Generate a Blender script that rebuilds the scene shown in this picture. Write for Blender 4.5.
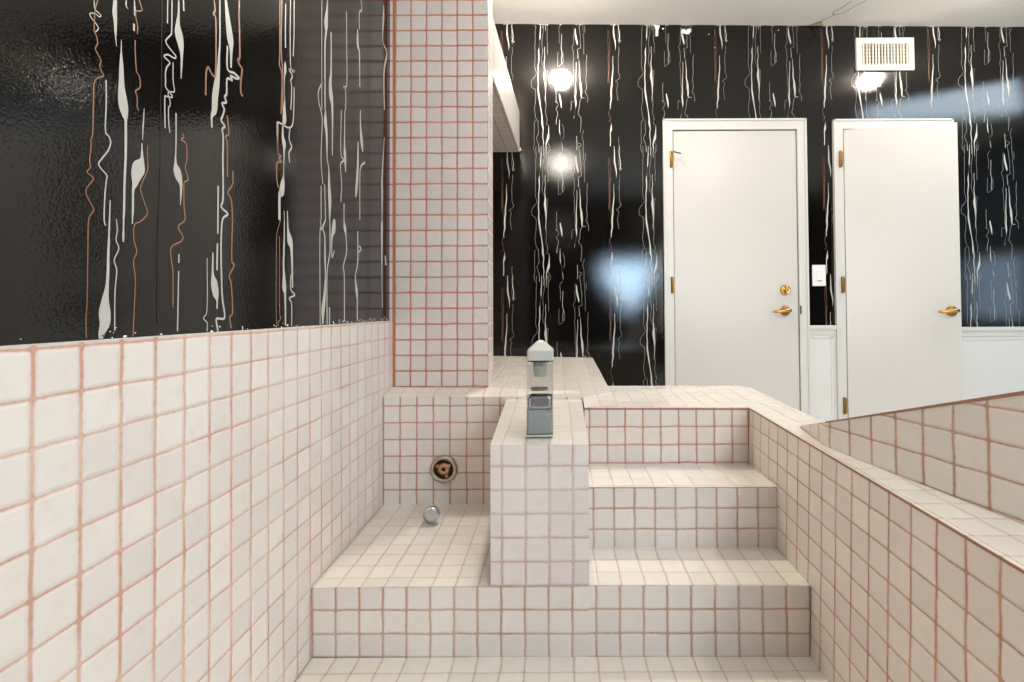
import bpy, bmesh, math, random
from mathutils import Vector, Matrix, Euler

for o in list(bpy.data.objects):
    bpy.data.objects.remove(o, do_unlink=True)
SC = bpy.context.scene
COL = SC.collection
S = 0.06            # one mosaic tile pitch in metres; all layout numbers below are in tiles
FL = -15.6          # room floor below the eye, in tiles


def W(x, y, z):
    return Vector((x * S, y * S, (z - FL) * S))


# ------------------------------------------------------------------ camera, world, exposure
cam_d = bpy.data.cameras.new('camera')
cam = bpy.data.objects.new('camera', cam_d)
COL.objects.link(cam)
SC.camera = cam
cam_d.sensor_width = 36.0
cam_d.lens = 489.0859 / 1024 * 36
cam_d.shift_x = (512 - 557.3005) / 1024
cam_d.shift_y = -(341 - (309.6708 - 489.0859 * math.tan(0.0208))) / 1024
cam_d.clip_start = 0.02
cam.matrix_world = Matrix.Translation(W(0, 0, 0)) @ Matrix.Rotation(math.pi / 2 + 0.0208, 4, 'X') @ Matrix.Rotation(-0.0047, 4, 'Z')

wd = bpy.data.worlds.new('world')
SC.world = wd
wd.use_nodes = True
wd.node_tree.nodes['Background'].inputs[0].default_value = (0.75, 0.85, 1.0, 1)
wd.node_tree.nodes['Background'].inputs[1].default_value = 0.3
SC.view_settings.view_transform = 'Standard'
SC.view_settings.look = 'None'
SC.view_settings.exposure = 0.2
SC.view_settings.gamma = 1.0
SC.view_settings.use_curve_mapping = False

LAMP_POWER = 620.0      # radiance of the glowing bulbs
LAMPS = [(0.6, 38.8, 1.1, 0.9), (39.5, 39.0, 0.42, 0.95), (1.0, 5.0, 0.065, 2.2), (30.0, 6.0, 0.4, 0.95), (30.0, -14.0, 0.4, 0.95)]  # last two are unseen fill lamps, added to brighten the bath
WIN_SIDE = 4.5          # radiance of the sky behind the side window
WIN_REAR = 26.0


# ------------------------------------------------------------------ node helpers
def new_mat(name):
    m = bpy.data.materials.new(name)
    m.use_nodes = True
    nt = m.node_tree
    return m, nt, nt.nodes['Principled BSDF']


class N:
    def __init__(s, nt):
        s.nt = nt

    def node(s, t, **k):
        n = s.nt.nodes.new(t)
        for a, b in k.items():
            setattr(n, a, b)
        return n

    def put(s, sock, v):
        if isinstance(v, bpy.types.NodeSocket):
            s.nt.links.new(v, sock)
        else:
            sock.default_value = v

    def math(s, op, a, b=0.0, c=0.0, clamp=False):
        n = s.node('ShaderNodeMath', operation=op)
        n.use_clamp = clamp
        s.put(n.inputs[0], a)
        s.put(n.inputs[1], b)
        s.put(n.inputs[2], c)
        return n.outputs[0]

    def vmath(s, op, a, b=(0, 0, 0)):
        n = s.node('ShaderNodeVectorMath', operation=op)
        s.put(n.inputs[0], a)
        s.put(n.inputs[1], b)
        return n.outputs['Value'] if op in ('LENGTH', 'DISTANCE', 'DOT_PRODUCT') else n.outputs[0]

    def noise(s, vec, scale, detail=2.0, rough=0.5):
        n = s.node('ShaderNodeTexNoise')
        s.put(n.inputs['Vector'], vec)
        n.inputs['Scale'].default_value = scale
        n.inputs['Detail'].default_value = detail
        n.inputs['Roughness'].default_value = rough
        return n

    def mixc(s, f, a, b):
        n = s.node('ShaderNodeMix', data_type='RGBA')
        s.put(n.inputs[0], f)
        s.put(n.inputs[6], a)
        s.put(n.inputs[7], b)
        return n.outputs[2]

    def ramp(s, f, lo, hi, a=0.0, b=1.0):
        n = s.node('ShaderNodeMapRange')
        n.interpolation_type = 'SMOOTHSTEP'
        s.put(n.inputs[0], f)
        n.inputs[1].default_value = lo
        n.inputs[2].default_value = hi
        n.inputs[3].default_value = a
        n.inputs[4].default_value = b
        return n.outputs[0]


def rgb(r, g, b):
    f = lambda c: (c / 255 / 12.92) if c / 255 <= 0.04045 else ((c / 255 + 0.055) / 1.055) ** 2.4
    return (f(r), f(g), f(b), 1.0)


def tile_mat(name, tile=(226, 220, 214), grout=(188, 140, 122), grout2=(205, 175, 160), gx=0.10, gy=0.08, rough=0.22, gsoft=0.035):
    """Square mosaic tiles with rounded corners and worn grout; one UV unit is one tile."""
    m, nt, bs = new_mat(name)
    n = N(nt)
    uv = n.node('ShaderNodeUVMap').outputs[0]
    wob = n.noise(uv, 0.9, 2.0)
    wv = n.vmath('MULTIPLY', n.vmath('SUBTRACT', wob.outputs['Color'], (0.5, 0.5, 0.5)), (0.09, 0.09, 0))
    p = n.vmath('ADD', uv, wv)
    cell = n.vmath('FLOOR', p)
    wn = n.node('ShaderNodeTexWhiteNoise', noise_dimensions='3D')
    n.put(wn.inputs['Vector'], cell)
    f = n.vmath('SUBTRACT', n.vmath('FRACTION', p), (0.5, 0.5, 0.0))
    r = 0.07
    q = n.vmath('SUBTRACT', n.vmath('ABSOLUTE', f), (0.5 - gx / 2 - r, 0.5 - gy / 2 - r, 9.0))
    q = n.vmath('MAXIMUM', q, (0, 0, 0))
    d = n.math('SUBTRACT', n.vmath('LENGTH', q), r)
    fine = n.noise(uv, 7.0, 3.0)
    d2 = n.math('ADD', d, n.math('MULTIPLY', n.math('SUBTRACT', fine.outputs[0], 0.5), 0.03))
    mask = n.ramp(d2, -gsoft, gsoft)
    big = n.noise(uv, 0.33, 3.0, 0.6)
    gcol = n.mixc(n.ramp(big.outputs[0], 0.38, 0.62), rgb(*grout), rgb(*grout2))
    gcol = n.mixc(n.ramp(fine.outputs[0], 0.45, 0.8, 0.0, 0.35), gcol, rgb(150, 105, 85))
    t1 = rgb(*tile)
    t2 = rgb(tile[0] - 9, tile[1] - 10, tile[2] - 8)
    tcol = n.mixc(wn.outputs['Value'], t1, t2)
    mid = n.noise(uv, 1.7, 4.0)
    tcol = n.mixc(n.ramp(mid.outputs[0], 0.45, 0.75, 0.0, 0.28), tcol, rgb(tile[0] - 14, tile[1] - 20, tile[2] - 26))
    n.put(bs.inputs['Base Color'], n.mixc(mask, tcol, gcol))
    n.put(bs.inputs['Roughness'], n.math('ADD', n.math('MULTIPLY', mask, 0.5), rough))
    bs.inputs['IOR'].default_value = 1.45
    h = n.math('ADD', n.math('MULTIPLY', n.ramp(d, -0.13, 0.06), -1.0), n.math('MULTIPLY', fine.outputs[0], 0.08))
    b = n.node('ShaderNodeBump')
    b.inputs['Strength'].default_value = 0.35
    b.inputs['Distance'].default_value = 0.004
    n.put(b.inputs['Height'], h)
    nt.links.new(b.outputs[0], bs.inputs['Normal'])
    return m


def plain(name, col, rough=0.4, metal=0.0, bump=0.0, bscale=40.0, var=0.0, **kw):
    m, nt, bs = new_mat(name)
    n = N(nt)
    co = n.node('ShaderNodeTexCoord').outputs['Object']
    nz = n.noise(co, bscale, 3.0)
    c = rgb(*col)
    if var > 0:
        lf = n.noise(co, 2.2, 3.0)
        dk = (c[0] * (1 - var), c[1] * (1 - var), c[2] * (1 - var), 1)
        n.put(bs.inputs['Base Color'], n.mixc(lf.outputs[0], c, dk))
    else:
        n.put(bs.inputs['Base Color'], c)
    bs.inputs['Roughness'].default_value = rough
    bs.inputs['Metallic'].default_value = metal
    for k, v in kw.items():
        bs.inputs[k.replace('_', ' ')].default_value = v
    if bump > 0:
        b = n.node('ShaderNodeBump')
        b.inputs['Strength'].default_value = bump
        b.inputs['Distance'].default_value = 0.002
        n.put(b.inputs['Height'], nz.outputs[0])
        nt.links.new(b.outputs[0], bs.inputs['Normal'])
    return m


def emitter(name, col, strength):
    m, nt, bs = new_mat(name)
    e = nt.nodes.new('ShaderNodeEmission')
    e.inputs[0].default_value = (*col, 1)
    e.inputs[1].default_value = strength
    nt.links.new(e.outputs[0], nt.nodes['Material Output'].inputs[0])
    nt.nodes.remove(bs)
    return m


def wallpaper_mat():
    m, nt, bs = new_mat('black_vinyl')
    n = N(nt)
    co = n.node('ShaderNodeTexCoord').outputs['Object']
    lf = n.noise(co, 1.3, 3.0)
    n.put(bs.inputs['Base Color'], n.mixc(lf.outputs[0], rgb(8, 7, 7), rgb(16, 14, 12)))
    bs.inputs['Roughness'].default_value = 0.055
    bs.inputs['IOR'].default_value = 1.5
    a = n.noise(co, 230.0, 2.0)
    c = n.noise(co, 9.0, 2.0)
    h = n.math('ADD', n.math('MULTIPLY', a.outputs[0], 0.4), n.math('MULTIPLY', c.outputs[0], 0.35))
    b = n.node('ShaderNodeBump')
    b.inputs['Strength'].default_value = 0.12
    b.inputs['Distance'].default_value = 0.004
    n.put(b.inputs['Height'], h)
    nt.links.new(b.outputs[0], bs.inputs['Normal'])
    return m


M = {}
M['tile_left'] = tile_mat('tile_left', (223, 218, 211), (196, 152, 134), (208, 180, 164), 0.10, 0.065)
M['tile_right'] = tile_mat('tile_right', (236, 227, 215), (186, 136, 106), (202, 164, 136), 0.085, 0.06)
M['tile_column'] = tile_mat('tile_column', (214, 205, 198), (184, 112, 86), (194, 132, 108), 0.10, 0.10, 0.3)
M['tile_panel'] = tile_mat('tile_panel', (225, 215, 205), (184, 130, 106), (192, 144, 122), 0.09, 0.08)
M['tile_riser'] = tile_mat('tile_riser', (226, 218, 209), (182, 142, 118), (194, 164, 144), 0.09, 0.08)
M['tile_pedestal'] = tile_mat('tile_pedestal', (222, 213, 207), (194, 166, 158), (204, 186, 180), 0.10, 0.09)
M['tile_flat'] = tile_mat('tile_flat', (228, 223, 212), (188, 164, 144), (198, 178, 160), 0.06, 0.04, 0.2)
M['tile_deck'] = tile_mat('tile_deck', (230, 225, 214), (178, 150, 128), (192, 170, 150), 0.06, 0.035, 0.2)
M['vinyl'] = wallpaper_mat()
M['silver'] = plain('silver_print', (182, 180, 174), 0.35, 0.0, 0.3, 300)
M['copper'] = plain('copper_print', (146, 106, 84), 0.35, 0.0, 0.3, 300)
M['seam'] = plain('wallpaper_seam', (6, 6, 6), 0.6)
M['plaster_chip'] = plain('bare_plaster', (225, 222, 216), 0.8)
M['white_paint'] = plain('white_gloss_paint', (203, 201, 196), 0.32, 0.0, 0.06, 60, 0.03)
M['white_door'] = plain('white_door_paint', (197, 194, 189), 0.3, 0.0, 0.05, 50, 0.03)
M['white_wall'] = plain('white_wainscot_paint', (208, 207, 204), 0.4, 0.0, 0.05, 50, 0.02)
M['ceiling'] = plain('ceiling_paint', (240, 236, 230), 0.8, 0.0, 0.1, 90, 0.03)
M['stain'] = plain('ceiling_stain', (176, 140, 96), 0.8)
M['peel'] = plain('peeling_paint', (200, 180, 152), 0.8)
M['soffit_paint'] = plain('soffit_white_gloss', (206, 203, 196), 0.16, 0.0, 0.12, 25, 0.02)
M['caulk'] = plain('white_caulk', (218, 212, 205), 0.5, 0.0, 0.3, 120, 0.06)
M['brass'] = plain('polished_brass', (196, 156, 84), 0.22, 1.0)
M['brass_old'] = plain('tarnished_brass', (140, 104, 56), 0.38, 1.0)
M['black'] = plain('dark_metal', (24, 22, 20), 0.5)
M['dark'] = plain('dark_recess_shade', (48, 40, 33), 0.9)  # shade painted dark behind the door leaf and in the jet socket
M['cream'] = plain('cream_enamel', (218, 214, 202), 0.4)
M['vent_back'] = plain('vent_interior', (92, 76, 58), 0.9)
M['vent_blade'] = plain('vent_blade_cream', (206, 202, 186), 0.45)
M['switch'] = plain('white_plastic', (228, 226, 224), 0.3)
M['chrome'] = plain('chrome', (214, 217, 221), 0.2, 1.0, 0.35, 26)
M['nickel'] = plain('dull_nickel', (186, 172, 150), 0.3, 1.0)
M['copper_pipe'] = plain('old_copper', (196, 150, 118), 0.42, 1.0, 0.2, 90)
M['acrylic'] = plain('clear_acrylic', (226, 230, 231), 0.1, 0.0, 0.3, 45, 0.0, Transmission_Weight=1.0, IOR=1.42)
M['satin'] = plain('satin_chrome_cap', (190, 188, 182), 0.4, 0.1)
M['knob_face'] = plain('grey_knob_face', (196, 194, 196), 0.35, 0.6)
M['blocking_drape'] = plain('blocking_drape_dark', (34, 32, 36), 0.9)
M['blue_wall'] = plain('teal_wall_paint', (58, 92, 108), 0.6, 0.0, 0.05, 50, 0.1)
M['grout_edge'] = plain('grout_edge', (176, 128, 102), 0.8, 0.0, 0.3, 60, 0.25)
M['grout_orange'] = plain('grout_orange', (184, 112, 78), 0.8, 0.0, 0.3, 60, 0.2)
M['spotted'] = plain('spotted_chrome', (216, 219, 218), 0.3, 0.2, 1.0, 160, 0.35)
M['floor'] = plain('beige_floor', (226, 218, 206), 0.5, 0.0, 0.1, 30, 0.06)
M['lamp_trim'] = plain('lamp_trim', (230, 228, 224), 0.4)


# ------------------------------------------------------------------ mesh builder
class MB:
    def __init__(s):
        s.v, s.f, s.uv, s.mi, s.sm, s.mats = [], [], [], [], [], []

    def mat(s, m):
        if m not in s.mats:
            s.mats.append(m)
        return s.mats.index(m)

    def face(s, pts, m, uvs=None, smooth=False):
        b = len(s.v)
        s.v += [W(*p) for p in pts]
        s.f.append(list(range(b, b + len(pts))))
        s.uv.append(uvs or [(0, 0)] * len(pts))
        s.mi.append(s.mat(m))
        s.sm.append(smooth)

    def tiles(s, pts, m, ax, o=(0, 0), slope=0.0, y0=0.0, skew=0.0):
        """Tiled flat face. ax: which two axes carry the grid; o: a grout crossing."""
        uvs = []
        for p in pts:
            u = p[ax[0]] - o[0]
            v = p[ax[1]] - o[1]
            v += slope * (y0 - p[1])
            u += skew * (y0 - p[1])
            uvs.append((u, v))
        s.face(pts, m, uvs)

    def box(s, a, b, m, rot=0.0, piv=(0, 0), bevel=0.0):
        bm = bmesh.new()
        bmesh.ops.create_cube(bm, size=1.0)
        for v in bm.verts:
            for i in range(3):
                v.co[i] = a[i] + (b[i] - a[i]) * (v.co[i] + 0.5)
        if bevel > 0:
            bmesh.ops.bevel(bm, geom=bm.edges[:], offset=bevel, segments=2, profile=0.6, affect='EDGES')
        s.add_bm(bm, m, rot, piv)

    def add_bm(s, bm, m, rot=0.0, piv=(0, 0), smooth=False):
        c, q = math.cos(rot), math.sin(rot)
        bm.verts.index_update()
        base = len(s.v)
        for v in bm.verts:
            x, y = v.co.x - piv[0], v.co.y - piv[1]
            s.v.append(W(piv[0] + x * c - y * q, piv[1] + x * q + y * c, v.co.z))
        for f in bm.faces:
            s.f.append([base + v.index for v in f.verts])
            s.uv.append([(0, 0)] * len(f.verts))
            s.mi.append(s.mat(m))
            s.sm.append(smooth)
        bm.free()

    def lathe(s, prof, m, c, axis='z', seg=32, rot=0.0, piv=(0, 0), caps=True):
        """prof: (radius, offset along the axis); c: centre."""
        bm = bmesh.new()
        rings = []
        for r, h in prof:
            ring = []
            for k in range(seg):
                a = 2 * math.pi * k / seg
                u, v = r * math.cos(a), r * math.sin(a)
                p = (u, v, h) if axis == 'z' else ((u, h, v) if axis == 'y' else (h, u, v))
                ring.append(bm.verts.new((c[0] + p[0], c[1] + p[1], c[2] + p[2])))
            rings.append(ring)
        for a, b in zip(rings, rings[1:]):
            for k in range(seg):
                bm.faces.new((a[k], a[(k + 1) % seg], b[(k + 1) % seg], b[k]))
        if caps:
            bm.faces.new(rings[0])
            bm.faces.new(rings[-1])
        bmesh.ops.recalc_face_normals(bm, faces=bm.faces[:])
        s.add_bm(bm, m, rot, piv, True)

    def prism(s, outline, m, y0, y1):
        """Outline in (x, z), pushed from y0 to y1."""
        bm = bmesh.new()
        a = [bm.verts.new((x, y0, z)) for x, z in outline]
        b = [bm.verts.new((x, y1, z)) for x, z in outline]
        bm.faces.new(a)
        bm.faces.new(b)
        for k in range(len(a)):
            bm.faces.new((a[k], a[(k + 1) % len(a)], b[(k + 1) % len(a)], b[k]))
        bmesh.ops.recalc_face_normals(bm, faces=bm.faces[:])
        s.add_bm(bm, m)

    def tube(s, pts, r, m, seg=10):
        pts = [Vector(p) for p in pts]
        bm = bmesh.new()
        rings = []
        for i, p in enumerate(pts):
            t = (pts[min(i + 1, len(pts) - 1)] - pts[max(i - 1, 0)]).normalized()
            up = Vector((0, 0, 1)) if abs(t.z) < 0.9 else Vector((1, 0, 0))
            a = t.cross(up).normalized()
            b = t.cross(a)
            rr = r[i] if isinstance(r, (list, tuple)) else r
            rings.append([bm.verts.new(p + (a * math.cos(2 * math.pi * k / seg) + b * math.sin(2 * math.pi * k / seg)) * rr) for k in range(seg)])
        for a, b in zip(rings, rings[1:]):
            for k in range(seg):
                bm.faces.new((a[k], a[(k + 1) % seg], b[(k + 1) % seg], b[k]))
        bm.faces.new(rings[0])
        bm.faces.new(rings[-1])
        bmesh.ops.recalc_face_normals(bm, faces=bm.faces[:])
        s.add_bm(bm, m, 0, (0, 0), True)

    def build(s, name, parent=None, origin=None):
        me = bpy.data.meshes.new(name)
        o0 = Vector((0, 0, 0)) if origin is None else origin
        me.from_pydata([v - o0 for v in s.v], [], s.f)
        uvl = me.uv_layers.new(name='UVMap')
        k = 0
        for uvs in s.uv:
            for t in uvs:
                uvl.data[k].uv = t
                k += 1
        for p, mi, sm in zip(me.polygons, s.mi, s.sm):
            p.material_index = mi
            p.use_smooth = sm
        for m in s.mats:
            me.materials.append(M[m])
        me.update()
        ob = bpy.data.objects.new(name, me)
        COL.objects.link(ob)
        if parent is not None:
            ob.parent = parent
            off, q = Vector((0, 0, 0)), parent
            while q is not None:
                off += q.location
                q = q.parent
            ob.location = o0 - off
        else:
            ob.location = o0
        return ob


def tag(o, label=None, cat=None, group=None, kind=None):
    for k, v in (('label', label), ('category', cat), ('group', group), ('kind', kind)):
        if v:
            o[k] = v
    return o


def empty(name, p):
    o = bpy.data.objects.new(name, None)
    o.empty_display_size = 0.05
    o.location = W(*p)
    COL.objects.link(o)
    return o


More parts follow.
